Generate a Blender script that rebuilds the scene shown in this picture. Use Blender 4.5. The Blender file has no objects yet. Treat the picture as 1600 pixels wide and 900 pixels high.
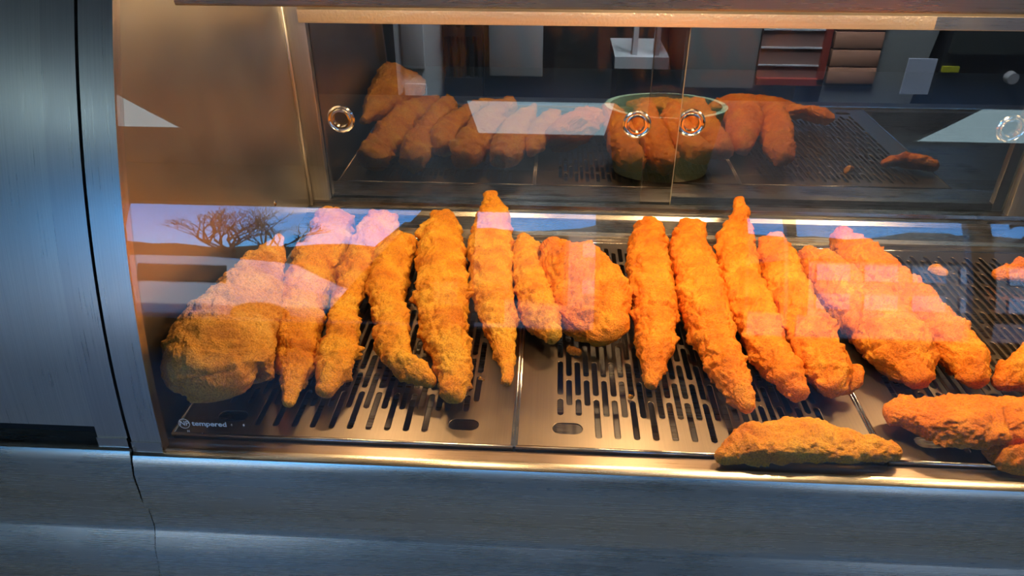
import bpy, bmesh, math, random
import numpy as np
from mathutils import Vector, Matrix
random.seed(7)
PI = math.pi
S = bpy.context.scene
C = S.collection
# ------------------------------------------------------------------ camera
F, H = 1156.0, 0.5
cd = bpy.data.cameras.new('camera'); cam = bpy.data.objects.new('camera', cd); C.objects.link(cam)
cam.location = (0, 0, H)
cam.rotation_euler = (math.radians(59), 0, math.radians(3.2))
cd.sensor_width = 36; cd.lens = 36*F/1600; cd.clip_start = 0.02; cd.clip_end = 300
S.camera = cam
# ------------------------------------------------------------------ sky, sun, exposure
w = bpy.data.worlds.new('World'); S.world = w; w.use_nodes = True
wn = w.node_tree; bg = wn.nodes['Background']
sky = wn.nodes.new('ShaderNodeTexSky'); sky.sky_type = 'NISHITA'; sky.sun_disc = False
sky.sun_elevation = math.radians(38); sky.sun_rotation = math.radians(25); sky.altitude = 0; sky.air_density = 1.0; sky.dust_density = 0.1; sky.ozone_density = 3
mxs = wn.nodes.new('ShaderNodeMix'); mxs.data_type = 'RGBA'; mxs.blend_type = 'MULTIPLY'; mxs.inputs[0].default_value = 1; mxs.inputs[7].default_value = (.24, .66, 1.15, 1)
wn.links.new(sky.outputs[0], mxs.inputs[6]); wn.links.new(mxs.outputs[2], bg.inputs[0]); bg.inputs[1].default_value = .72
sl = bpy.data.lights.new('sun', 'SUN'); sl.energy = 9.0; sl.angle = math.radians(0.6); sl.color = (1, .95, .86)
so = bpy.data.objects.new('sun', sl); C.objects.link(so)
so.rotation_euler = (math.radians(-52), 0, math.radians(-22))
S.view_settings.view_transform = 'Standard'; S.view_settings.look = 'None'
S.view_settings.exposure = 0.0; S.view_settings.gamma = 1.0
try: S.view_settings.use_curve_mapping = False
except Exception: pass
S.cycles.max_bounces = 14; S.cycles.transparent_max_bounces = 24; S.cycles.glossy_bounces = 8
S.cycles.caustics_reflective = False; S.cycles.caustics_refractive = False
S.cycles.sample_clamp_indirect = 6

# ------------------------------------------------------------------ materials
def mat(name, col, rough=.5, metal=0.0, emit=None, es=0, spec=.5):
    m = bpy.data.materials.new(name); m.use_nodes = True
    b = m.node_tree.nodes['Principled BSDF']
    b.inputs['Base Color'].default_value = (*col, 1); b.inputs['Roughness'].default_value = rough
    b.inputs['Metallic'].default_value = metal; b.inputs['Specular IOR Level'].default_value = spec
    if emit: b.inputs['Emission Color'].default_value = (*emit, 1); b.inputs['Emission Strength'].default_value = es
    return m
def nd(m, t, **k):
    n = m.node_tree.nodes.new(t)
    for a, v in k.items(): setattr(n, a, v)
    return n
def lk(m, a, b): m.node_tree.links.new(a, b)
def math_n(m, op, a, b=None, c=None):
    n = nd(m, 'ShaderNodeMath', operation=op)
    for i, v in enumerate((a, b, c)):
        if v is None: continue
        if isinstance(v, (int, float)): n.inputs[i].default_value = v
        else: lk(m, v, n.inputs[i])
    return n.outputs[0]
def steel(name, col, rough, axis, grain=.10, smudge=.12):
    """brushed stainless steel; axis = direction the grain runs along"""
    m = mat(name, col, rough, 1.0); b = m.node_tree.nodes['Principled BSDF']
    tc = nd(m, 'ShaderNodeTexCoord'); mp = nd(m, 'ShaderNodeMapping')
    lk(m, tc.outputs['Object'], mp.inputs[0])
    sc = [900, 900, 900]; sc[axis] = 9
    if axis == 2: sc[1] = 9
    mp.inputs['Scale'].default_value = sc
    n = nd(m, 'ShaderNodeTexNoise'); n.inputs['Scale'].default_value = 1; n.inputs['Detail'].default_value = 3
    lk(m, mp.outputs[0], n.inputs[0])
    n2 = nd(m, 'ShaderNodeTexNoise'); n2.inputs['Scale'].default_value = 14; n2.inputs['Detail'].default_value = 5
    lk(m, tc.outputs['Object'], n2.inputs[0])
    r = math_n(m, 'MULTIPLY_ADD', n.outputs[0], grain*2, rough-grain)
    r2 = math_n(m, 'MULTIPLY_ADD', n2.outputs[0], smudge*2, -smudge)
    lk(m, math_n(m, 'ADD', r, r2), b.inputs['Roughness'])
    bp = nd(m, 'ShaderNodeBump'); bp.inputs['Strength'].default_value = .05; bp.inputs['Distance'].default_value = .0004
    lk(m, n.outputs[0], bp.inputs['Height']); lk(m, bp.outputs[0], b.inputs['Normal'])
    mr = nd(m, 'ShaderNodeMapRange'); mr.inputs[1].default_value = .3; mr.inputs[2].default_value = .7; mr.inputs[3].default_value = .93; mr.inputs[4].default_value = 1.04
    lk(m, n.outputs[0], mr.inputs[0]); vs = nd(m, 'ShaderNodeVectorMath', operation='SCALE'); vs.inputs[0].default_value = col
    lk(m, mr.outputs[0], vs.inputs['Scale']); lk(m, vs.outputs[0], b.inputs['Base Color'])
    return m
STX = steel('steel_brushed_along', (.71, .66, .55), .28, 0, .06, .05)
STZ = steel('steel_brushed_upright', (.68, .64, .60), .30, 2, .06, .05)
STA = steel('steel_panel', (.76, .72, .66), .30, 2, .05, .05)
STI = steel('steel_inside_wall', (.50, .49, .47), .36, 2, .05, .05)
STP = steel('steel_plate', (.28, .222, .165), .36, 1, .05, .08)
STL = steel('steel_ledge', (.42, .40, .37), .28, 0)
PAN = steel('steel_pan', (.26, .24, .22), .30, 0)
DARK = mat('dark_gap', (.012, .012, .014), .6)
RIMM = steel('steel_rim', (.62, .61, .6), .22, 0)
CHROME = mat('chrome', (.8, .78, .75), .12, 1.0)

TRO = steel('steel_trough', (.30, .22, .16), .34, 0)
def greasy_steel():
    m = steel('steel_greasy_track', (.74, .66, .56), .36, 0, .06, .16)
    b = m.node_tree.nodes['Principled BSDF']; b.inputs['Metallic'].default_value = .55
    tc = nd(m, 'ShaderNodeTexCoord')
    v = nd(m, 'ShaderNodeTexNoise'); v.inputs['Scale'].default_value = 260; v.inputs['Detail'].default_value = 6
    lk(m, tc.outputs['Object'], v.inputs[0])
    bp = nd(m, 'ShaderNodeBump'); bp.inputs['Strength'].default_value = .8; bp.inputs['Distance'].default_value = .0012
    lk(m, v.outputs[0], bp.inputs['Height']); lk(m, bp.outputs[0], b.inputs['Normal'])
    return m
GREASE = greasy_steel()

def pane(name, f0, tint, gl=1.0):
    m = bpy.data.materials.new(name); m.use_nodes = True; nt = m.node_tree; nt.nodes.clear()
    out = nd(m, 'ShaderNodeOutputMaterial'); mix = nd(m, 'ShaderNodeMixShader')
    tr = nd(m, 'ShaderNodeBsdfTransparent'); tr.inputs[0].default_value = (*tint, 1)
    g = nd(m, 'ShaderNodeBsdfGlossy'); g.inputs['Roughness'].default_value = 0.0; g.inputs[0].default_value = (gl, gl, gl, 1)
    geo = nd(m, 'ShaderNodeNewGeometry'); vm = nd(m, 'ShaderNodeVectorMath', operation='DOT_PRODUCT')
    lk(m, geo.outputs['Incoming'], vm.inputs[0]); lk(m, geo.outputs['Normal'], vm.inputs[1])
    c = math_n(m, 'ABSOLUTE', vm.outputs['Value'])
    p = math_n(m, 'POWER', math_n(m, 'SUBTRACT', 1.0, c), 5.0)
    f = math_n(m, 'MULTIPLY_ADD', p, 1-f0, f0)
    lk(m, f, mix.inputs[0]); lk(m, tr.outputs[0], mix.inputs[1]); lk(m, g.outputs[0], mix.inputs[2]); lk(m, mix.outputs[0], out.inputs[0])
    return m
GLASS = pane('clear_glass', .045, (.985, .99, .985))
DOORG = pane('dark_door_glass', .26, (.55, .55, .56))
DOORB = pane('dark_door_glass_back', .0, (.9, .9, .9))
WINGL = pane('window_glass', .04, (.97, .98, .98))

def batter(name, deep, gold, pale, sc=1.0):
    m = mat(name, gold, .5); b = m.node_tree.nodes['Principled BSDF']
    tc = nd(m, 'ShaderNodeTexCoord'); oi = nd(m, 'ShaderNodeObjectInfo')
    add = nd(m, 'ShaderNodeVectorMath', operation='ADD'); lk(m, tc.outputs['Object'], add.inputs[0])
    mul = math_n(m, 'MULTIPLY', oi.outputs['Random'], 5.0); cx = nd(m, 'ShaderNodeCombineXYZ'); lk(m, mul, cx.inputs[0]); lk(m, mul, cx.inputs[1]); lk(m, cx.outputs[0], add.inputs[1])
    n1 = nd(m, 'ShaderNodeTexNoise'); n1.inputs['Scale'].default_value = 32*sc; n1.inputs['Detail'].default_value = 4
    n2 = nd(m, 'ShaderNodeTexNoise'); n2.inputs['Scale'].default_value = 560; n2.inputs['Detail'].default_value = 4; n2.inputs['Roughness'].default_value = .65
    lk(m, add.outputs[0], n1.inputs[0]); lk(m, add.outputs[0], n2.inputs[0])
    r = nd(m, 'ShaderNodeValToRGB'); lk(m, n1.outputs[0], r.inputs[0])
    r.color_ramp.elements[0].position = .30; r.color_ramp.elements[0].color = (*deep, 1)
    r.color_ramp.elements[1].position = .72; r.color_ramp.elements[1].color = (*pale, 1)
    e = r.color_ramp.elements.new(.5); e.color = (*gold, 1)
    r2 = nd(m, 'ShaderNodeValToRGB'); lk(m, n2.outputs[0], r2.inputs[0])
    r2.color_ramp.elements[0].position = .32; r2.color_ramp.elements[0].color = (.52, .38, .28, 1)
    r2.color_ramp.elements[1].position = .62; r2.color_ramp.elements[1].color = (1.10, 1.16, 1.3, 1)
    mx = nd(m, 'ShaderNodeMix', data_type='RGBA', blend_type='MULTIPLY'); mx.inputs[0].default_value = .85
    lk(m, r.outputs[0], mx.inputs[6]); lk(m, r2.outputs[0], mx.inputs[7]); lk(m, mx.outputs[2], b.inputs['Base Color'])
    bp = nd(m, 'ShaderNodeBump'); bp.inputs['Strength'].default_value = 1.0; bp.inputs['Distance'].default_value = .002
    lk(m, n2.outputs[0], bp.inputs['Height']); lk(m, bp.outputs[0], b.inputs['Normal'])
    b.inputs['Roughness'].default_value = .42; b.inputs['Specular IOR Level'].default_value = .35
    b.inputs['Subsurface Weight'].default_value = .12; b.inputs['Subsurface Radius'].default_value = (.006, .0025, .0008); b.inputs['Subsurface Scale'].default_value = 1.0
    return m
BAT = batter('golden_batter', (.72, .22, .012), (.92, .38, .022), (.97, .52, .05))
BATB = batter('brown_batter', (.58, .21, .025), (.84, .37, .045), (.92, .50, .09))
BATO = batter('orange_batter', (.78, .20, .008), (.95, .27, .010), (.98, .40, .025))

# ------------------------------------------------------------------ mesh helpers
def link(name, me, m, parent=None, smooth=False):
    o = bpy.data.objects.new(name, me); C.objects.link(o)
    if m:
        for x in (m if isinstance(m, (list, tuple)) else [m]): me.materials.append(x)
    if smooth: me.polygons.foreach_set('use_smooth', [True]*len(me.polygons))
    if parent: o.parent = parent
    return o
def bm_link(name, bm, m, parent=None, smooth=False, auto=None):
    me = bpy.data.meshes.new(name); bmesh.ops.recalc_face_normals(bm, faces=bm.faces); bm.to_mesh(me); bm.free()
    o = link(name, me, m, parent, smooth or auto is not None)
    if auto is not None: me.set_sharp_from_angle(angle=math.radians(auto))
    return o
def addbox(bm, x0, x1, y0, y1, z0, z1, bev=0):
    g = bmesh.ops.create_cube(bm, size=1.0)
    for v in g['verts']: v.co = Vector(((x0+x1)/2+v.co.x*(x1-x0), (y0+y1)/2+v.co.y*(y1-y0), (z0+z1)/2+v.co.z*(z1-z0)))
    if bev:
        es = list({e for v in g['verts'] for e in v.link_edges})
        bmesh.ops.bevel(bm, geom=es, offset=bev, segments=2, affect='EDGES', profile=.5)
def box(name, x0, x1, y0, y1, z0, z1, m, parent=None, bev=0):
    bm = bmesh.new(); addbox(bm, x0, x1, y0, y1, z0, z1, bev); return bm_link(name, bm, m, parent, auto=40 if bev else None)
def extr(name, prof, x0, x1, m, parent=None, auto=35):
    """closed (y,z) profile swept along x"""
    bm = bmesh.new(); A = [bm.verts.new((x0, y, z)) for y, z in prof]; B = [bm.verts.new((x1, y, z)) for y, z in prof]
    n = len(prof)
    for i in range(n): bm.faces.new((A[i], A[(i+1) % n], B[(i+1) % n], B[i]))
    bm.faces.new(A); bm.faces.new(B[::-1]); return bm_link(name, bm, m, parent, auto=auto)
def prism(name, pts, axis, a, b, m, parent=None, auto=35):
    """closed 2D outline extruded along axis 0/1/2 (pts use the remaining axes in order)"""
    bm = bmesh.new()
    def mk(p, t):
        q = list(p); q.insert(axis, t); return bm.verts.new(q)
    A = [mk(p, a) for p in pts]; B = [mk(p, b) for p in pts]; n = len(pts)
    for i in range(n): bm.faces.new((A[i], A[(i+1) % n], B[(i+1) % n], B[i]))
    bm.faces.new(A); bm.faces.new(B[::-1]); return bm_link(name, bm, m, parent, auto=auto)
def tube(bm, pts, r, seg=8, taper=None):
    pts = [Vector(p) for p in pts]; rings = []
    for i, p in enumerate(pts):
        t = (pts[min(i+1, len(pts)-1)]-pts[max(i-1, 0)]).normalized()
        up = Vector((0, 0, 1)) if abs(t.z) < .9 else Vector((1, 0, 0))
        u = t.cross(up).normalized(); v = u.cross(t); rr = r if taper is None else taper[i]
        rings.append([bm.verts.new(p+u*math.cos(a)*rr+v*math.sin(a)*rr) for a in [2*PI*k/seg for k in range(seg)]])
    for A, B in zip(rings, rings[1:]):
        for k in range(seg): bm.faces.new((A[k], A[(k+1) % seg], B[(k+1) % seg], B[k]))
    bm.faces.new(rings[0][::-1]); bm.faces.new(rings[-1])
def lathe_y(name, prof, cx, cy, cz, m, parent, seg=40):
    """(radius, dy) profile turned round the y axis"""
    bm = bmesh.new(); rings = []
    for r, dy in prof:
        if r < 1e-6: rings.append([bm.verts.new((cx, cy+dy, cz))]); continue
        rings.append([bm.verts.new((cx+r*math.cos(2*PI*k/seg), cy+dy, cz+r*math.sin(2*PI*k/seg))) for k in range(seg)])
    for A, B in zip(rings, rings[1:]):
        for k in range(seg):
            a0, a1 = A[k % len(A)], A[(k+1) % len(A)]; b0, b1 = B[k % len(B)], B[(k+1) % len(B)]
            fs = [a0, a1, b1, b0]; u = []
            for v in fs:
                if v not in u: u.append(v)
            if len(u) >= 3: bm.faces.new(u)
    return bm_link(name, bm, m, parent, auto=50)
def thing(name, label, cat, loc=(0, 0, 0), group=None):
    o = bpy.data.objects.new(name, None); C.objects.link(o); o.location = loc
    o.empty_display_size = .05
    tag(o, label, cat, group); return o
def tag(o, label=None, cat=None, group=None, kind=None):
    if label: o['label'] = label
    if cat: o['category'] = cat
    if group: o['group'] = group
    if kind: o['kind'] = kind
    return o
def struct(o): o['kind'] = 'structure'; return o
def keep(o, root):
    """parent o (built in world coordinates) to a root that stands elsewhere"""
    o.parent = root; o.location = Vector(o.location)-Vector(root.location); return o

# camera ray -> real place on a known height
Mc = cam.rotation_euler.to_matrix()
def atz(px, py, z):
    r = Mc @ Vector(((px-800)/F, (450-py)/F, -1.0)); return Vector((0, 0, H))+r*((z-H)/r.z)

# ------------------------------------------------------------------ the shop shell (behind and around the viewer)
FL = -0.95; CE = 1.75; YW = -3.5; YB = 2.9; XL = -3.6; XR = 3.6
wallm = mat('painted_wall', (.46, .45, .43), .8); dadom = mat('dark_dado', (.05, .04, .038), .6)
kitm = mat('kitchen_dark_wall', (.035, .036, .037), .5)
floorm = mat('vinyl_floor', (.24, .24, .24), .45); ceilm = mat('ceiling_tile', (.30, .29, .28), .9)
framem = mat('white_frame', (.62, .62, .60), .45); pierm = mat('dark_pier', (.07, .06, .055), .6)
struct(box('floor', XL, XR, YW, YB, FL-.1, FL, floorm))
struct(box('ceiling', XL, XR, YW, YB, CE, CE+.1, ceilm))
struct(box('wall_left', XL-.1, XL, YW, YB, FL, CE, wallm))
struct(box('wall_right', XR, XR+.1, YW, YB, FL, CE, wallm))
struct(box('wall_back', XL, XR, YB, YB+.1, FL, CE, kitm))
# street wall: dado, header, piers; inner piers stand in for the viewer's dark silhouette
bm = bmesh.new()
addbox(bm, XL, XR, YW-.15, YW, FL, -.50)
addbox(bm, XL, XR, YW-.15, YW, 1.20, CE)
addbox(bm, XL, -2.85, YW-.15, YW, -.5, 1.2); addbox(bm, -.80, -.50, YW-.15, YW, -.5, 1.2)
addbox(bm, .33, 1.23, YW-.15, YW, -.5, 1.2); addbox(bm, 3.3, XR, YW-.15, YW, -.5, 1.2)
struct(bm_link('wall_front', bm, dadom))
def window(n, x0, x1, posts, rails=()):
    bm = bmesh.new(); t = .03
    addbox(bm, x0, x1, YW-.08, YW-.03, -.5, -.5+t); addbox(bm, x0, x1, YW-.08, YW-.03, 1.2-t, 1.2)
    addbox(bm, x0, x0+t, YW-.08, YW-.03, -.5, 1.2); addbox(bm, x1-t, x1, YW-.08, YW-.03, -.5, 1.2)
    for a, b in posts: addbox(bm, a, b, YW-.09, YW-.02, -.5, 1.2)
    for a, b, z0, z1 in rails: addbox(bm, a, b, YW-.09, YW-.02, z0, z1)
    o = struct(bm_link('window_%d' % n, bm, framem))
    box('pane', x0, x1, YW-.058, YW-.052, -.5, 1.2, WINGL, o)
window(1, -2.85, -.80, []); window(2, -.50, .33, []); window(3, 1.23, 3.3, [(1.50, 1.56), (2.62, 2.76)], [(2.7, 3.3, -.20, -.05)])
# slanting dark drape added for the viewer's silhouette, cutting the first window's corner
tag(prism('window_drape', [(-.80, 1.2), (-.72, 1.2), (-.72, -.45), (-1.45, -.45), (-1.2, .2)], 1, YW+.01, YW+.03, mat('dark_drape', (.03, .028, .03), .9)),
    'dark drape slanting across the street window, seen only as a reflection in the curved glass', 'drape')
for i, (a, b, c, d) in enumerate([(-.78, -.57, -.16, .17), (-.49, -.27, -.42, .17)]):
    tag(box('paper_notice', a, b, YW+.012 if i == 0 else YW-.025, YW+.014 if i == 0 else YW-.020, c, d, mat('paper', (.8, .78, .74), .8)),
        ['small white paper notice on the dark pier between the street windows',
         'taller white paper notice in the corner of the narrow street window'][i], 'notice')
# LED panels in the ceiling
ledm = mat('led_diffuser', (.9, .9, .9), .5, emit=(.62, .90, 1.0), es=2.8)
for x0, lab in ((-2.62, 'square LED ceiling panel nearest the left wall, reflected as the small pale sliver'),
                (-.38, 'square LED ceiling panel above the middle, reflected as the pale blue trapezoid'),
                (1.84, 'square LED ceiling panel towards the right wall, reflected at the far right edge')):
    t = thing('ceiling_light', lab, 'ceiling light', (x0+.32, -2.07, CE), 'LED panels in the shop ceiling')
    x1 = x0+.65
    bm = bmesh.new()
    for q in ((x0-.015, x1+.015, -2.395, -2.38), (x0-.015, x1+.015, -1.76, -1.745), (x0-.015, x0, -2.38, -1.76), (x1, x1+.015, -2.38, -1.76)): addbox(bm, *q, CE-.012, CE)
    keep(bm_link('frame', bm, framem), t); keep(box('diffuser', x0, x1, -2.38, -1.76, CE-.008, CE-.001, ledm), t)

# ------------------------------------------------------------------ street seen in the reflection
asph = mat('asphalt', (.20, .185, .175), .85); pav = mat('pavement', (.34, .32, .30), .85)
struct(box('street_ground', -40, 40, -60, YW-.15, FL-.25, FL-.15, asph))
struct(box('pavement', -40, 40, -5.6, YW-.15, FL-.149, FL-.03, pav))
bark = mat('bark', (.09, .055, .04), .9)
def bare_tree(x, y, h, seed, label):
    rnd = random.Random(seed); bm = bmesh.new()
    def grow(p, d, L, r, n):
        e = p+d*L; mid = p+d*L*.5+Vector((rnd.uniform(-1, 1), rnd.uniform(-1, 1), 0))*L*.06
        tube(bm, [p, mid, e], r, 6 if n > 2 else 4, [r, r*.8, r*.62])
        if n == 0: return
        for k in range(3 if n > 1 else 4):
            q = (d+Vector((rnd.uniform(-1, 1), rnd.uniform(-1, 1), rnd.uniform(-.25, .6)))*.85).normalized()
            grow(e-d*L*rnd.uniform(0, .35), q, L*rnd.uniform(.62, .82), r*.55, n-1)
    grow(Vector((x, y, FL-.16)), Vector((0, 0, 1)), h*.30, h*.025, 6)
    tag(bm_link('bare_tree', bm, bark), label, 'tree')
bare_tree(-4.6, -9.6, 4.6, 3, 'leafless winter tree across the street, reflected at the left of the curved glass')
bare_tree(-9.8, -12.5, 4.6, 8, 'second leafless tree beyond the first, reflected at the left end of the curved glass')
# van
vanp = mat('van_paint', (.75, .77, .78), .3); tyre = mat('tyre', (.02, .02, .02), .8); vg = mat('van_glass', (.02, .025, .03), .1)
vt = thing('parked_van', 'white van parked across the street, reflected as a bright line at left', 'van', (-4.2, -7.3, FL-.15))
z0 = FL-.15
vb = keep(prism('body', [(-6.4, z0+.3), (-2.3, z0+.3), (-2.2, z0+.8), (-2.6, z0+1.0), (-3.2, z0+1.62), (-3.5, z0+1.7), (-6.3, z0+1.7), (-6.45, z0+1.5)], 1, -8.1, -6.4, vanp), vt)
keep(box('side_window', -4.3, -3.35, -6.402, -6.39, z0+1.08, z0+1.5, vg), vt)
for x in (-5.6, -3.0):
    bm = bmesh.new(); tube(bm, [(x, -6.62, z0+.32), (x, -6.38, z0+.32)], .32, 20); keep(bm_link('wheel', bm, tyre), vt)
# brick building and house with a pitched roof
brick = mat('red_brick_far', (.20, .12, .095), .9)
m = brick; tcb = nd(m, 'ShaderNodeTexCoord'); bt = nd(m, 'ShaderNodeTexBrick'); bt.inputs['Scale'].default_value = 4
bt.inputs['Color1'].default_value = (.11, .065, .05, 1); bt.inputs['Color2'].default_value = (.09, .055, .045, 1); bt.inputs['Mortar'].default_value = (.3, .27, .25, 1)
lk(m, tcb.outputs['Object'], bt.inputs[0]); lk(m, bt.outputs[0], m.node_tree.nodes['Principled BSDF'].inputs[0])
roofm = mat('far_roof', (.10, .085, .08), .8); bwin = mat('far_window', (.35, .42, .5), .15)
def building(x0, x1, y, h, label, nx, nz, ridge):
    t = thing('street_building', label, 'building', ((x0+x1)/2, y, FL-.15)); zb = FL-.15
    keep(box('wall', x0, x1, y-6, y, zb, zb+h, brick), t)
    keep(prism('roof', [(x0-.2, zb+h), (x1+.2, zb+h), ((x0+x1)/2+.4, zb+h+ridge), ((x0+x1)/2-.4, zb+h+ridge)], 1, y-6.2, y+.2, roofm), t)
    for i in range(nx):
        for j in range(nz):
            cx = x0+(i+.5)*(x1-x0)/nx; cz = zb+(j+.55)*h/nz
            keep(box('window', cx-.35, cx+.35, y, y+.06, cz-.4, cz+.4, bwin), t)
building(5.6, 10.6, -15, 2.9, 'brick building with pale windows across the street, reflected at the right', 5, 2, 1.4)
building(.5, 4.6, -17, 4.2, 'brick house with a sloping roof, reflected in the middle of the curved glass', 3, 2, 1.0)
def hedge():
    n = 60; pts = [(-30, FL-.15)]+[(-30+i*60/n, (2.7 if -30+i*60/n < -5 else 4.6)+.22*math.sin(i*.6)+.12*math.sin(i*2.3)) for i in range(n+1)]+[(30, FL-.15)]
    return prism('far_hedge', pts, 1, -26, -24, mat('winter_hedge', (.09, .075, .05), .95))
tag(hedge(), 'long low winter hedge along the far side of the street', 'hedge')

# ------------------------------------------------------------------ the heated cabinet
ga, gb = .057, .604
GY = lambda z: .51+ga*z+gb*z*z
cab = thing('heated_display_cabinet', 'stainless steel heated display cabinet with curved glass front and sliding glass doors', 'display cabinet', (.3, .8, FL))
def part(name, o): return keep(o, cab)
X0, X1 = -.363, 1.02
def curved(name, x0, x1, z0, z1, off, th, m, n=40, auto=35):
    zs = [z0+(z1-z0)*i/n for i in range(n+1)]
    def nrm(z):
        s = ga+2*gb*z; L = math.hypot(1, s); return (-1/L, s/L)
    outer = [(GY(z)+nrm(z)[0]*off, z+nrm(z)[1]*off) for z in zs]
    inner = [(GY(z)+nrm(z)[0]*(off-th), z+nrm(z)[1]*(off-th)) for z in zs]
    return extr(name, outer+inner[::-1], x0, x1, m, None, auto)
glass = keep(curved('front_glass', X0, X1, -.001, .46, 0, .005, GLASS, 90), cab)
# side wall panel follows the curve of the glass
zs = [.46*i/24 for i in range(25)]
sw = prism('side_panel', [(GY(z)+.006, z) for z in zs]+[(1.10, .46), (1.10, -.03), (.516, -.03)], 0, -.384, -.378, STI); keep(sw, cab)
# narrow return between the glass edge and the side wall
keep(curved('glass_channel', -.378, X0-.0005, -.001, .46, 0.0, .010, STZ), cab)
keep(curved('end_strip', -.3925, -.3631, .004, .46, .0015, .009, STZ), cab)
keep(curved('strip_foot', -.3925, -.3635, -.001, .0105, .0028, .004, RIMM), cab)
keep(box('corner_post', -.378, -.3475, 1.055, 1.068, -.001, .46, STI, None, .0015), cab)
bm = bmesh.new(); tube(bm, [(-.3765, 1.052, 0), (-.3765, 1.052, .46)], .0035, 10); keep(bm_link('post_bead', bm, STI, None, True), cab)
keep(box('corner_post', .690, .735, 1.055, 1.068, .003, .46, STI, None, .0015), cab)
lathe_y('rivet', [(0, -.002), (.003, -.0015), (.0045, 0)], 0, 0, 0, CHROME, None)
rv = bpy.data.objects['rivet']; rv.parent = sw; rv.rotation_euler = (0, 0, PI/2); rv.location = (-.378+0, .915, .075); 
# front lip and lower fascia
keep(extr('front_lip', [(.5168, -.012), (.5155, -.0045), (.5145, -.0012), (.5085, -.0008), (.5040, -.0030), (.5010, -.0085), (.5000, -.015), (.4975, -.022), (.4965, -.068), (.504, -.068), (.504, -.03), (.51, -.012)], -.3925, X1, STX), cab)
keep(extr('trough', [(.5165, -.0115), (.5165, -.0048), (.5170, -.0044), (.5315, -.0044), (.532, -.0048), (.532, -.0115)], -.378, X1, TRO), cab)
keep(extr('lower_fascia', [(.5005, -.06), (.5005, -.095), (.4985, -.102), (.490, -.118), (.482, -.16), (.482, -.60), (.52, -.60), (.52, -.06)], -.3925, X1, STX), cab)
keep(box('plinth', -.3925, X1, .54, 1.1, FL, -.60, DARK), cab)
keep(box('base_pan', -.378, X1, .505, 1.10, -.045, -.036, PAN), cab)
for x in (-.3, -.12, .05, .25, .42, .6): pass
keep(extr('pan_front_wall', [(.530, -.036), (.530, -.006), (.533, -.006), (.536, -.036)], -.378, X1, PAN), cab)
# ledge at the back with its steps and the door tracks
keep(extr('rear_ledge', [(.968, -.036), (.968, -.001), (.972, .001), (.984, .001), (.987, .006), (1.030, .007), (1.034, .0125), (1.044, .0130), (1.046, .009), (1.050, .009), (1.052, .0175), (1.066, .0175), (1.066, .006), (1.10, .006), (1.10, -.036)], -.378, X1, STL), cab)
keep(extr('top_track', [(1.045, .288), (1.043, .291), (1.043, .306), (1.060, .310), (1.12, .310), (1.12, .288)], -.353, .80, GREASE), cab)
keep(box('top_track_end', .50, X1, 1.0425, 1.0435, .2895, .3055, STL), cab)
keep(box('back_header', -.378, X1, 1.12, 1.13, .31, .46, STI), cab)
keep(box('top_panel', -.378, X1, .72, 1.13, .46, .466, STI), cab)
# lamp gantry
keep(extr('lamp_gantry', [(.657, .3800), (.6555, .3825), (.6555, .43), (1.0, .43), (1.0, .3755), (.995, .3755), (.995, .42), (.667, .42), (.667, .3800)], -.328, X1, STX), cab)
keep(box('gantry_bracket', -.378, -.355, .70, .72, .385, .43, STX), cab)
for x in (-.10, .30, .62): keep(box('gantry_hanger', x, x+.02, .78, .80, .43, .46, STI), cab)
lampm = mat('lamp_tube', (1, .8, .5), .4, emit=(1, .60, .22), es=14)
def heat_lamp(x, power, yy=.86):
    bm = bmesh.new(); tube(bm, [(x-.06, yy, .405), (x+.06, yy, .405)], .006, 10); o = keep(bm_link('heat_lamp', bm, lampm, None, True), cab)
    l = bpy.data.lights.new('heat_lamp_light', 'AREA'); l.shape = 'RECTANGLE'; l.size = .07; l.size_y = .03; l.energy = power; l.color = (1, .66, .34)
    lo = bpy.data.objects.new('heat_lamp_light', l); C.objects.link(lo); lo.location = (x, yy, .395); lo.parent = None
heat_lamp(-.24, .85); heat_lamp(.13, 1.2); heat_lamp(.54, .9)
heat_lamp(-.10, .7, .685); heat_lamp(.28, 2.1, .685); heat_lamp(.62, 1.2, .685)
# sliding doors
EDGE = mat('glass_edge', (.45, .42, .33), .25, .6)
def door(x0, x1, y, pulls, nm):
    bm = bmesh.new(); addbox(bm, x0, x1, y, y+.005, .010, .300)
    me = bpy.data.meshes.new('sliding_door'); bmesh.ops.recalc_face_normals(bm, faces=bm.faces)
    for f in bm.faces: f.material_index = 0 if f.normal.y < -.5 else 1
    bm.to_mesh(me); bm.free(); d = keep(link('sliding_door', me, [DOORG, DOORB]), cab)
    for px in pulls:
        o = lathe_y('finger_pull', [(.0210, 0), (.0208, -.0016), (.0190, -.0026), (.0170, -.0012), (.0155, -.0010), (.0140, -.0032), (.0118, -.0034), (.0108, .000), (.0102, .003), (0, .0035)], px, y, .144, CHROME, None, 48)
        o.parent = d
    for xe in (x0, x1):
        o = box('polished_edge', xe-.0006, xe+.0006, y-.0004, y+.0054, .012, .299, EDGE); o.parent = d
door(-.352, .187, 1.071, [-.318, .125], 'left'); door(.142, .70, 1.082, [.206, .667], 'right')
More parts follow.
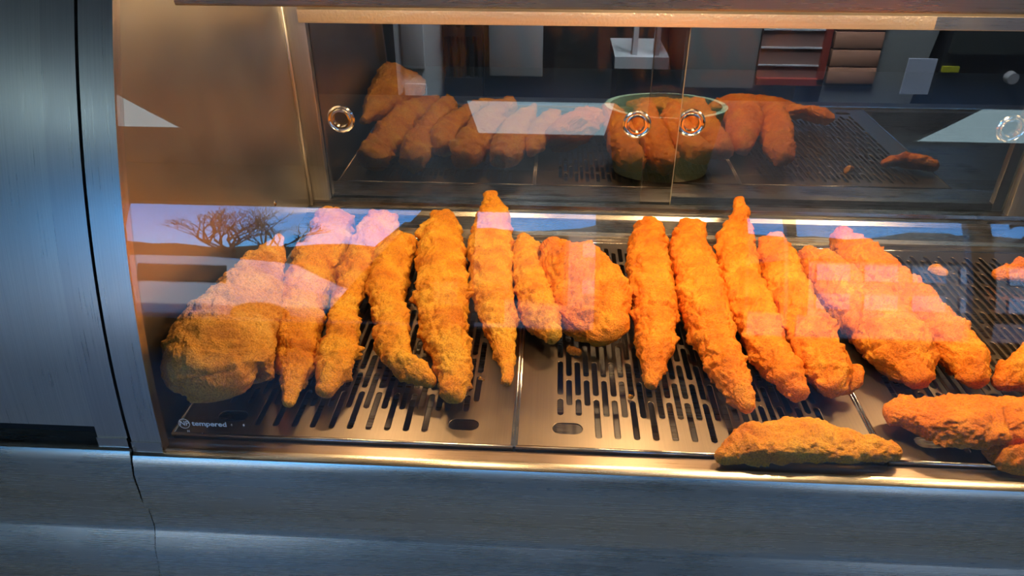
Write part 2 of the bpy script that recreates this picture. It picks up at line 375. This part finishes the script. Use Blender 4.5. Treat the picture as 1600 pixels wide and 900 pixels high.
# print on the glass
ink = mat('white_print', (.95, .96, .96), .6)
def text(s, x, z, size, parent, bold=0):
    c = bpy.data.curves.new('t', 'FONT'); c.body = s; c.size = size; c.align_x = 'CENTER'; c.align_y = 'CENTER'; c.extrude = .00005; c.offset = bold
    o = bpy.data.objects.new('t', c); C.objects.link(o); dg = bpy.context.evaluated_depsgraph_get(); dg.update()
    me = bpy.data.meshes.new_from_object(o.evaluated_get(dg)); bpy.data.objects.remove(o)
    n = bpy.data.objects.new('printed_mark', me); C.objects.link(n); me.materials.clear(); me.materials.append(ink)
    s_ = ga+2*gb*z
    n.rotation_euler = (PI/2-math.atan(s_), 0, 0); n.location = (x, GY(z)-.0004, z); n.parent = parent; return n
text('tempered', -.3130, .0333, .0085, glass, .0002).scale = (1.0, .85, 1)
text('NP', -.337, .0330, .0072, glass, .0001); text('6', -.2915, .0330, .0034, glass, .0001); text('8', -.280, .0335, .0034, glass, .0001)
text('H', -.3345, .0243, .0034, glass, .0001); text('.', -.3215, .0235, .004, glass, .0001)
wt2 = text('2', 2.96, .3, .42, bpy.data.objects['window_3'], .006)
wt2.rotation_euler = (PI/2, 0, 0); wt2.location = (2.98, YW-.045, 1.02); wt2.name = 'window_numeral'; wt2.data.materials.clear(); wt2.data.materials.append(DARK)
bm = bmesh.new(); s_ = ga+2*gb*.033
ring = [Vector((-.337+.0052*math.cos(t), GY(.033)-.0006+.0052*math.sin(t)*s_, .033+.0052*math.sin(t))) for t in [2*PI*k/40 for k in range(40)]]
ring.append(ring[0]); tube(bm, ring, .00028, 5)
o = bm_link('printed_mark', bm, ink, None); o.parent = glass

# ------------------------------------------------------------------ neighbouring cabinet at the left
nb = thing('steel_counter_cabinet', 'closed stainless steel cabinet joined to the left of the lit display', 'cabinet', (-.8, .8, FL))
keep(curved('edge_strip', -.425, -.3955, .0145, .46, .0015, .009, STZ), nb)
keep(curved('strip_foot', -.425, -.3955, .0035, .0145, .0035, .004, RIMM), nb)
keep(curved('curved_panel', -1.2, -.4258, .0225, .46, -.0035, .008, STA), nb)
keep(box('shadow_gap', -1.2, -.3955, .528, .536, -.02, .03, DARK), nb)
keep(extr('front_lip', [(.530, -.002), (.530, .0035), (.514, .0035), (.5075, .0045), (.5035, .0030), (.5012, -.001), (.4998, -.009), (.4965, -.022), (.4962, -.0585), (.504, -.0585), (.504, -.02)], -1.2, -.3935, STX), nb)
keep(extr('lower_fascia', [(.5000, -.055), (.5000, -.095), (.498, -.102), (.490, -.118), (.482, -.16), (.482, -.60), (.52, -.60), (.52, -.055)], -1.2, -.3930, STX), nb)
keep(prism('side_wall', [(GY(z)+.014, z) for z in zs]+[(1.10, .46), (1.10, -.60), (.545, -.60), (.545, -.03)], 0, -.3942, -.3935, STZ), nb)
keep(box('body', -1.2, -.396, .66, 1.10, FL, .44, DARK), nb)

# ------------------------------------------------------------------ slotted plates
def plate(x0, x1, label, full=True):
    t = thing('perforated_plate', label, 'plate', ((x0+x1)/2, .75, -.036), 'slotted steel plates on the cabinet floor')
    c = bpy.data.curves.new('p', 'CURVE'); c.dimensions = '2D'; c.fill_mode = 'BOTH'; c.extrude = .0004; c.bevel_depth = .0004; c.bevel_resolution = 1
    def loop(pts):
        s = c.splines.new('POLY'); s.points.add(len(pts)-1)
        for p, q in zip(s.points, pts): p.co = (q[0], q[1], 0, 1)
        s.use_cyclic_u = True
    def slot(cx, y0, y1, w_):
        r = w_/2; P = []
        for k in range(5): a = PI*k/4; P.append((cx+r*math.cos(a), y1-r+r*math.sin(a)))
        for k in range(5): a = PI+PI*k/4; P.append((cx+r*math.cos(a), y0+r+r*math.sin(a)))
        loop(P)
    y0, y1 = .5355, .966
    loop([(x0+.002, y0), (x1-.002, y0), (x1-.002, y1), (x0+.002, y1)])
    wd = x1-x0
    # oval drain / grip holes
    ovx = [x0+.052, x1-.052]
    for ox in ovx:
        P = []
        for k in range(9): a = -PI/2+PI*k/8; P.append((ox+.007+.0085*math.cos(a), .5625+.0085*math.sin(a)))
        for k in range(9): a = PI/2+PI*k/8; P.append((ox-.007+.0085*math.cos(a), .5625+.0085*math.sin(a)))
        loop(P)
    n = int((wd-.076)/.0094); xs = [(x0+x1)/2+(i-(n-1)/2)*.0094 for i in range(n)]
    pit = .0655
    for i, cx in enumerate(xs):
        near = min(abs(cx-ox) for ox in ovx) < .026
        yy = .549+(.0325 if i % 2 else 0)
        if near:
            k0 = .582+(.016 if i % 2 else 0)
            nx = yy+pit if yy+pit > k0+.03 else yy+2*pit
            slot(cx, k0, nx-.0055, .0066); yy = nx
        elif i % 2: pass
        while yy+.05 < .955:
            slot(cx, yy, yy+.06, .0066); yy += pit
        if .955-yy > .022: slot(cx, yy, .950, .0066)
    o = bpy.data.objects.new('p', c); C.objects.link(o); dg = bpy.context.evaluated_depsgraph_get(); dg.update()
    me = bpy.data.meshes.new_from_object(o.evaluated_get(dg)); bpy.data.objects.remove(o)
    s = bpy.data.objects.new('slotted_sheet', me); C.objects.link(s); me.materials.clear(); me.materials.append(STP); s.location = (0, 0, -.0008); keep(s, t)
    # rolled rim
    bm = bmesh.new()
    for a, b in (((x0+.0018, .5345), (x1-.0018, .5345)), ((x0+.0018, .9665), (x1-.0018, .9665)), ((x0+.0018, .5345), (x0+.0018, .9665)), ((x1-.0018, .5345), (x1-.0018, .9665))):
        tube(bm, [(a[0], a[1], -.0014), (b[0], b[1], -.0014)], .0022, 10)
    keep(bm_link('rim', bm, RIMM, None, True), t)
    bm = bmesh.new()
    for q in ((x0+.0015, x0+.0025, .5345, .9665), (x1-.0025, x1-.0015, .5345, .9665), (x0+.0015, x1-.0015, .534, .535), (x0+.0015, x1-.0015, .966, .967)): addbox(bm, *q, -.036, -.002)
    keep(bm_link('skirt', bm, STP), t)
plate(-.368, -.028, 'slotted steel plate under the leftmost fillets, beside the steel end wall')
plate(-.028, .325, 'slotted steel plate in the middle, brightly lit in front of the fillets')
plate(.325, .678, 'slotted steel plate at the right under the flat-lying pieces')

# ------------------------------------------------------------------ battered fish
_rs = np.random.RandomState(11); PERM = _rs.permutation(256); PERM = np.concatenate([PERM, PERM, PERM]); GR = _rs.normal(size=(256, 3)); GR /= np.linalg.norm(GR, axis=1)[:, None]
def perlin(P):
    Pi = np.floor(P).astype(int); f = P-Pi; Pi &= 255; u = f*f*f*(f*(f*6-15)+10); r = 0
    for dx in (0, 1):
        for dy in (0, 1):
            for dz in (0, 1):
                h = PERM[PERM[PERM[(Pi[:, 0]+dx) & 255]+((Pi[:, 1]+dy) & 255)]+((Pi[:, 2]+dz) & 255)]
                g = (GR[h]*(f-np.array([dx, dy, dz]))).sum(1)
                r = r+g*(u[:, 0] if dx else 1-u[:, 0])*(u[:, 1] if dy else 1-u[:, 1])*(u[:, 2] if dz else 1-u[:, 2])
    return r*1.5
def cat(K, n):
    K = np.array(K, float); L = np.r_[0, np.cumsum(np.linalg.norm(np.diff(K[:, :3], axis=0), axis=1)+1e-9)]
    s = np.linspace(0, L[-1], n); out = []
    Ke = np.vstack([2*K[0]-K[1], K, 2*K[-1]-K[-2]])
    for v in s:
        i = min(max(np.searchsorted(L, v)-1, 0), len(K)-2); t = (v-L[i])/(L[i+1]-L[i]); a, b, c, d = Ke[i], Ke[i+1], Ke[i+2], Ke[i+3]
        out.append(.5*((2*b)+(-a+c)*t+(2*a-5*b+4*c-d)*t*t+(-a+3*b-3*c+d)*t**3))
    return np.array(out)
cam0 = np.array([0, 0, H]); view = np.array(Mc @ Vector((0, 0, -1)))
def fish_mesh(st, seed, thick=.9, rag=1.0, floor_z=.0012, step=.0014, capk=.9, power=2.3, flat=False):
    """st: (px, py, half-width px, centre height[, thickness factor]) from tail to tip"""
    K = []
    for s in st:
        p = np.array(atz(s[0], s[1], s[3])); dep = (p-cam0) @ view; hw = s[2]*dep/F
        K.append([*p, hw*.90, s[4] if len(s) > 4 else thick])
    K = np.array(K); L = np.linalg.norm(np.diff(K[:, :3], axis=0), axis=1).sum()
    n = int(L/step)+8; A = cat(K, n); P = A[:, :3]; hw = np.maximum(A[:, 3], .002); tk = A[:, 4]
    T = np.gradient(P, axis=0); T /= np.linalg.norm(T, axis=1)[:, None]
    # rounded caps
    nc = 9; e = PI/2*np.arange(1, nc+1)/nc
    def cap(i, sgn):
        h = hw[i]; return [(P[i]+sgn*T[i]*h*capk*math.sin(q), max(h*math.cos(q), 1e-5), tk[i], T[i]) for q in e]
    c0 = cap(0, -1)[::-1]; c1 = cap(-1, 1)
    P = np.vstack([[c[0] for c in c0], P, [c[0] for c in c1]]); hw = np.r_[[c[1] for c in c0], hw, [c[1] for c in c1]]
    tk = np.r_[[c[2] for c in c0], tk, [c[2] for c in c1]]; T = np.vstack([[c[3] for c in c0], T, [c[3] for c in c1]])
    V = P-cam0; V /= np.linalg.norm(V, axis=1)[:, None]
    side = np.cross(T, V); side /= np.linalg.norm(side, axis=1)[:, None]; nr = np.cross(side, T); nr[nr[:, 2] < 0] *= -1
    if flat:
        side = np.cross(T, [0, 0, 1.0]); side /= np.linalg.norm(side, axis=1)[:, None]; nr = np.cross(side, T); nr[nr[:, 2] < 0] *= -1
    m_ = int(min(230, max(40, 2*PI*hw.max()/step))); th = np.linspace(0, 2*PI, m_, endpoint=False)
    ct, stn = np.cos(th), np.sin(th); k = 2/power
    cx = np.sign(ct)*np.abs(ct)**k; sx = np.sign(stn)*np.abs(stn)**k
    D = side[:, None, :]*cx[None, :, None]*hw[:, None, None]+nr[:, None, :]*sx[None, :, None]*(hw*tk)[:, None, None]
    Q = (P[:, None, :]+D).reshape(-1, 3); N = D.reshape(-1, 3)+1e-9; N /= np.linalg.norm(N, axis=1)[:, None]
    o = seed*7.31; rel = np.repeat(np.clip(hw/.02, .15, 1.2), m_)
    W = Q+.006*np.stack([perlin(Q*45+o+7), perlin(Q*45+o+19), perlin(Q*45+o+31)], 1)
    d = .0046*perlin(Q*24+o)
    d += .0062*(np.abs(perlin(W*52+o*2))-.25)+.0030*(np.abs(perlin(W*118+o*3))-.25)+.0021*(np.abs(perlin(W*240+o))-.25)+.0009*(np.abs(perlin(Q*480+o))-.25)
    fl = perlin(Q*np.array([48, 48, 60])+o*5); edge = np.abs(np.tile(cx, len(P)))**2
    mask = np.clip(fl*2.2-.3, 0, 1)*(.45+.55*edge); d += rag*.0065*mask*(.35+1.1*np.abs(perlin(W*np.array([150, 95, 150])+o*4)))
    Q = Q+N*(d*np.minimum(rel+.2, 1))[:, None]
    lim = GY(np.maximum(Q[:, 2], 0))+.0056; sw_ = .003 if flat else .009; q = (Q[:, 1]-lim)/sw_; Q[:, 1] = lim+sw_*np.where(q > 8, q, np.log1p(np.exp(np.minimum(q, 8))))
    Q[:, 0] = np.where(Q[:, 0] < -.374, -.374+(Q[:, 0]+.374)*.02, Q[:, 0])
    Q[:, 2] = np.where(Q[:, 2] < floor_z, floor_z+(Q[:, 2]-floor_z)*.02, Q[:, 2]); Q[:, 2] = np.maximum(Q[:, 2], .0004)
    R_ = len(P); i = np.arange(R_-1)[:, None]; j = np.arange(m_)[None, :]; j2 = (j+1) % m_
    faces = np.stack([i*m_+j, i*m_+j2+0*i, (i+1)*m_+j2, (i+1)*m_+j], -1).reshape(-1, 4)
    base = Vector((float(Q[:, 0].mean()), float(Q[:, 1].mean()), 0)); Q = Q-np.array(base)
    me = bpy.data.meshes.new('battered_fish')
    cap_a = tuple(range(m_-1, -1, -1)); cap_b = tuple((R_-1)*m_+q for q in range(m_))
    me.from_pydata(Q.tolist(), [], faces.tolist()+[cap_a, cap_b]); me.update()
    return me, base
GRP = None
def fish(label, st, seed, m=BAT, lift=True, **k):
    if lift and seed <= 15 and seed != 13: st = [(q[0], q[1], q[2], .024+.14*q[3]+max(0, q[3]-.085)*.8, *q[4:]) for q in st]
    me, base = fish_mesh(st, seed, **k); o = link('battered_fish', me, m, None, True); o.location = base
    # normals outward
    bm = bmesh.new(); bm.from_mesh(me); bmesh.ops.recalc_face_normals(bm, faces=bm.faces); bm.to_mesh(me); bm.free()
    return tag(o, label, 'fish')

fish('leftmost battered fillet, wide brown wedge with a thin tail, beside the end wall',
     [(436, 374, 9, .062, 1.2), (427, 392, 16, .062, 1.1), (408, 425, 34, .062, 1.), (388, 465, 52, .064, .9), (366, 505, 72, .066, .75), (347, 545, 88, .066, .6), (340, 580, 84, .060, .55), (343, 598, 60, .054, .6)], 1, BATB, power=3.0, capk=.5, lift=False)
fish('second battered fillet from the left, long with a blunt top and pointed tip',
     [(520, 348, 32, .075), (510, 385, 36, .07), (488, 430, 40, .06), (470, 480, 42, .05), (463, 530, 38, .04), (461, 575, 28, .03), (454, 610, 18, .02), (451, 630, 9, .013)], 2, BAT)
fish('third fillet from the left, slim and ragged with a small hooked flap at its tip',
     [(598, 350, 27, .07), (580, 385, 32, .064), (558, 425, 26, .056), (543, 465, 24, .05), (535, 505, 25, .042), (530, 545, 30, .034), (520, 580, 27, .025), (508, 610, 15, .016)], 3, BAT, rag=1.5)
fish('fourth fillet from the left, curving round to a lumpy tail pointing right',
     [(628, 385, 26, .062), (612, 415, 33, .056), (605, 455, 30, .05), (607, 500, 29, .042), (614, 540, 28, .034), (630, 567, 27, .028), (652, 583, 21, .02), (672, 596, 12, .014)], 4, BAT)
fish('fifth fillet from the left, broad with jagged points along its upper end',
     [(692, 352, 26, .075), (691, 385, 38, .068), (690, 430, 40, .06), (692, 475, 42, .05), (695, 515, 40, .042), (704, 550, 36, .034), (712, 585, 26, .025), (708, 618, 16, .016)], 5, BAT, rag=1.4)
fish('sixth fillet from the left, with a narrow knob on top and slim tip',
     [(767, 308, 14, .11), (769, 335, 24, .095), (769, 370, 33, .08), (768, 410, 37, .068), (770, 455, 36, .056), (778, 500, 31, .044), (788, 540, 23, .032), (793, 575, 14, .02), (791, 596, 9, .012)], 6, BAT, rag=.7)
fish('short dark-edged fillet leaning against the left side of the broad rounded piece',
     [(818, 375, 13, .085), (822, 400, 24, .078), (828, 440, 28, .068), (838, 475, 32, .058), (850, 505, 28, .048), (862, 523, 16, .042)], 7, BAT)
fish('broad rounded piece in the middle, raised off the lit plate',
     [(862, 388, 22, .10, .8), (880, 412, 50, .092, .7), (902, 440, 68, .082, .6), (920, 470, 74, .07, .55), (934, 495, 60, .058, .55), (945, 512, 40, .05, .6)], 8, BATO, rag=.6, power=2.6)
fish('straight fillet standing between the broad rounded piece and the lumpy leaning one',
     [(1012, 362, 26, .072), (1011, 395, 32, .068), (1016, 440, 36, .06), (1024, 485, 38, .05), (1024, 530, 35, .04), (1020, 570, 24, .028), (1017, 598, 12, .018)], 9, BATO)
fish('lumpy fillet leaning right, between the straight fillet and the spiked one',
     [(1078, 360, 24, .074), (1078, 395, 35, .068), (1090, 440, 40, .06), (1105, 490, 39, .05), (1118, 535, 35, .042), (1135, 575, 29, .032), (1155, 612, 23, .022), (1166, 636, 14, .016)], 10, BATO)
fish('fillet with a tall thin spike rising above all its neighbours',
     [(1156, 314, 8, .115), (1156, 336, 14, .105), (1151, 365, 27, .09), (1152, 410, 33, .075), (1162, 455, 35, .062), (1182, 505, 36, .048), (1205, 550, 35, .036), (1232, 590, 28, .024), (1248, 613, 17, .017)], 11, BATO)
fish('smooth fillet with a curled broken tail end, right neighbour of the spiked one',
     [(1208, 386, 24, .075), (1217, 415, 31, .07), (1234, 455, 36, .062), (1254, 500, 38, .052), (1274, 545, 40, .042), (1293, 580, 38, .03), (1302, 600, 26, .022)], 12, BATO)
fish('small curled batter piece at the tail end of the smooth fillet',
     [(1304, 612, 7, .012), (1322, 608, 11, .016), (1336, 594, 12, .024), (1341, 576, 9, .032)], 13, BATO, step=.0014)
fish('large long fillet slanting down to the right, widest of the right-hand row',
     [(1262, 398, 18, .072), (1287, 422, 30, .07), (1320, 455, 42, .064), (1358, 492, 52, .056), (1392, 528, 56, .046), (1418, 560, 48, .034), (1432, 588, 24, .022)], 14, BATO, rag=.6)
fish('long fillet lying behind the widest one, rounded end standing up at its top left',
     [(1316, 372, 20, .078), (1342, 402, 32, .07), (1380, 438, 38, .062), (1425, 478, 40, .052), (1468, 518, 38, .042), (1503, 556, 34, .03), (1524, 588, 22, .02)], 15, BATO)
fish('flat piece lying sideways at the right, behind the two pieces nearest the glass',
     [(1402, 645, 26, .018, .6), (1440, 650, 44, .020, .55), (1490, 656, 56, .022, .5), (1545, 656, 56, .022, .5), (1600, 652, 48, .022, .5), (1650, 650, 34, .020, .6)], 16, BATO, flat=True, rag=1.4)
fish('yellow piece cut by the right edge just above the sideways one',
     [(1562, 598, 13, .02), (1590, 585, 28, .026, .7), (1625, 570, 36, .03, .6), (1660, 560, 26, .026, .7)], 17, BATO)
fish('small ragged piece at the lower right corner of the plates',
     [(1547, 706, 14, .008, .6), (1574, 716, 26, .011, .55), (1606, 724, 32, .013, .5), (1650, 730, 26, .012, .6)], 18, BATO, rag=1.5)
fish('separate golden piece lying crosswise on the front edge, nearest the glass',
     [(1130, 716, 15, .007, .7), (1165, 700, 34, .010, .6), (1210, 690, 46, .013, .5), (1258, 690, 48, .014, .5), (1305, 697, 40, .012, .5), (1350, 702, 30, .010, .6), (1394, 704, 18, .008, .7)], 19, BAT, flat=True, rag=.9)
fish('ragged piece at the far right back, cut by the right edge',
     [(1560, 428, 12, .012, .8), (1580, 425, 18, .016, .7), (1610, 420, 22, .018, .7), (1640, 418, 14, .014, .8)], 20, BATO)
# crumbs
def crumb(label, px, py, hw, seed):
    me, base = fish_mesh([(px-hw*.5, py-hw*.2, hw*.55, .004, .5), (px, py, hw*.7, .005, .5), (px+hw*.6, py+hw*.2, hw*.5, .004, .5)], seed, step=.0012, rag=.4)
    o = link('batter_crumb', me, BATB, None, True); o.location = base; tag(o, label, 'crumb')
crumb('flake of batter lying alone on the slotted plate at the upper right', 1465, 423, 16, 31)
crumb('brown shred of batter on the plate below the broad rounded piece', 896, 548, 13, 32)
crumb('tiny crumb beside the tip of the fifth long fillet', 752, 592, 5, 33)
crumb('tiny crumb just left of the narrow tip of the straight fillet', 985, 620, 3, 35)

# ------------------------------------------------------------------ kitchen behind the sliding doors
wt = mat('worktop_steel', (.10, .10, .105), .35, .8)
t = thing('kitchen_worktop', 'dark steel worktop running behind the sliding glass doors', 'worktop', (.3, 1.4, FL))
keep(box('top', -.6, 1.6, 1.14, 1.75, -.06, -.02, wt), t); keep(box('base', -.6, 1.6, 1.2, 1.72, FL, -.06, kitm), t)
whitem = mat('white_panel', (.66, .70, .74), .5); greym = mat('grey_panel', (.27, .28, .28), .5)
redm = mat('red_frame', (.42, .06, .04), .5); pinkm = mat('pink_blind', (.36, .20, .17), .7); orangem = mat('peach_slat', (.62, .30, .19), .7)
blackm = mat('black_plastic', (.02, .02, .022), .4)
t = thing('panelled_door', 'pale panelled door standing ajar behind the glass at the left', 'door', (-.36, 2.02, FL))
keep(box('leaf', -.425, -.296, 2.0, 2.04, FL, .55, whitem), t)
for z0_, z1_ in ((-.02, .5), (-.5, -.06)):
    keep(box('panel', -.405, -.345, 1.992, 2.0, z0_, z1_, whitem, None, .003), t)
keep(box('handle', -.345, -.312, 1.965, 1.985, -.112, -.104, CHROME), t)
t = thing('slatted_rack', 'dark slatted rack with pale gaps between its bars behind the glass', 'rack', (-.25, 2.0, FL))
keep(box('back_board', -.292, -.19, 2.03, 2.04, FL, .5, greym), t)
for k in range(5): keep(box('slat', -.290+.022*k, -.279+.022*k, 1.99, 2.01, -.04, .45, blackm), t)
keep(box('rail', -.292, -.19, 1.985, 2.012, -.20, -.04, blackm), t); keep(box('rail', -.292, -.19, 1.985, 2.012, .068, .09, blackm), t)
t = thing('steel_fridge', 'blue-grey fridge with a dark surround behind the glass', 'fridge', (-.1, 2.2, FL))
keep(box('body', -.185, .0, 2.0, 2.4, FL, .5, blackm), t); keep(box('door', -.172, -.03, 1.985, 2.0, -.035, .45, whitem, None, .004), t)
t = thing('white_bracket_shelf', 'pale uprights standing on a short white shelf behind the glass', 'shelf', (.22, 2.0, FL))
keep(box('shelf_board', .159, .30, 1.98, 2.2, -.008, .022, whitem), t)
for x in (.205, .262): keep(box('upright', x, x+.013, 2.0, 2.03, .022, .5, whitem), t)
keep(box('base', .17, .29, 2.01, 2.2, FL, -.008, kitm), t)
tag(box('grey_cabinet', .34, .53, 2.0, 2.3, -.06, .5, greym), 'light grey cabinet front behind the glass, left of the red frame', 'cabinet')
t = thing('red_framed_board', 'red framed board with a dull pink face behind the glass', 'board', (.62, 2.0, 0))
keep(box('face', .535, .70, 2.0, 2.01, -.03, .5, pinkm), t)
bm = bmesh.new(); addbox(bm, .69, .706, 1.985, 2.005, -.045, .5); addbox(bm, .535, .706, 1.985, 2.005, -.047, -.030); keep(bm_link('frame', bm, redm), t)
for z in (.0, .045, .09): keep(box('line', .535, .70, 1.996, 2.0, z, z+.004, whitem), t)
t = thing('peach_slatted_panel', 'peach coloured panel of horizontal slats right of the red frame', 'panel', (.77, 2.0, 0))
for k in range(10): keep(box('slat', .716, .838, 1.99, 2.01, -.042+.045*k, .0+.045*k, orangem, None, .002), t)
tag(prism('steel_duct', [(.840, .5), (.96, .5), (.985, .18), (.93, -.25), (.70, -.25), (.712, -.049), (.840, -.049)], 1, 2.0, 2.2, greym), 'pale grey slanting column below and right of the peach slats', 'duct')
tag(box('paper_sheet', .895, .965, 1.95, 1.955, -.055, .035, mat('blue_paper', (.5, .55, .68), .8)), 'pale blue paper sheet hanging by the grey column', 'paper')
t = thing('kitchen_oven', 'black oven with a yellow sticker and a round dial at the upper right', 'oven', (1.15, 2.2, FL))
keep(box('body', 1.0, 1.6, 2.0, 2.4, FL, .5, blackm), t); keep(box('front_panel', 1.01, 1.55, 1.985, 2.0, .04, .45, mat('oven_glass', (.05, .055, .05), .2)), t)
keep(box('sticker', 1.005, 1.046, 1.990, 1.9995, -.008, .006, mat('yellow_sticker', (.5, .5, .02), .6)), t)
keep(lathe_y('dial', [(0, -.02), (.014, -.02), (.016, 0)], 1.183, 2.0, -.02, mat('dial_grey', (.4, .4, .42), .4), None), t)
# tub on the worktop
tubm = mat('pale_green_tub', (.35, .45, .26), .5)
bm = bmesh.new(); rings = []
for r, z in ((.0001, -.018), (.085, -.018), (.10, .08), (.108, .10), (.108, .104), (.098, .104), (.082, -.01), (.0001, -.01)):
    rings.append([bm.verts.new((.20+r*math.cos(2*PI*k/32), 1.30+r*.7*math.sin(2*PI*k/32), z)) for k in range(32)])
for A, B in zip(rings, rings[1:]):
    for k in range(32): bm.faces.new((A[k], A[(k+1) % 32], B[(k+1) % 32], B[k]))
tag(bm_link('plastic_tub', bm, tubm, None, auto=40), 'pale green oval plastic tub on the worktop behind the door joint', 'tub')
# unseen fill light added to brighten the objects behind the doors
t = thing('kitchen_light', 'square LED panel in the kitchen ceiling above the worktop', 'ceiling light', (.4, 1.5, CE))
keep(box('diffuser', .1, .7, 1.2, 1.8, CE-.01, CE-.001, mat('kitchen_diffuser', (.9, .9, .9), .5, emit=(.85, .95, 1.0), es=50)), t)
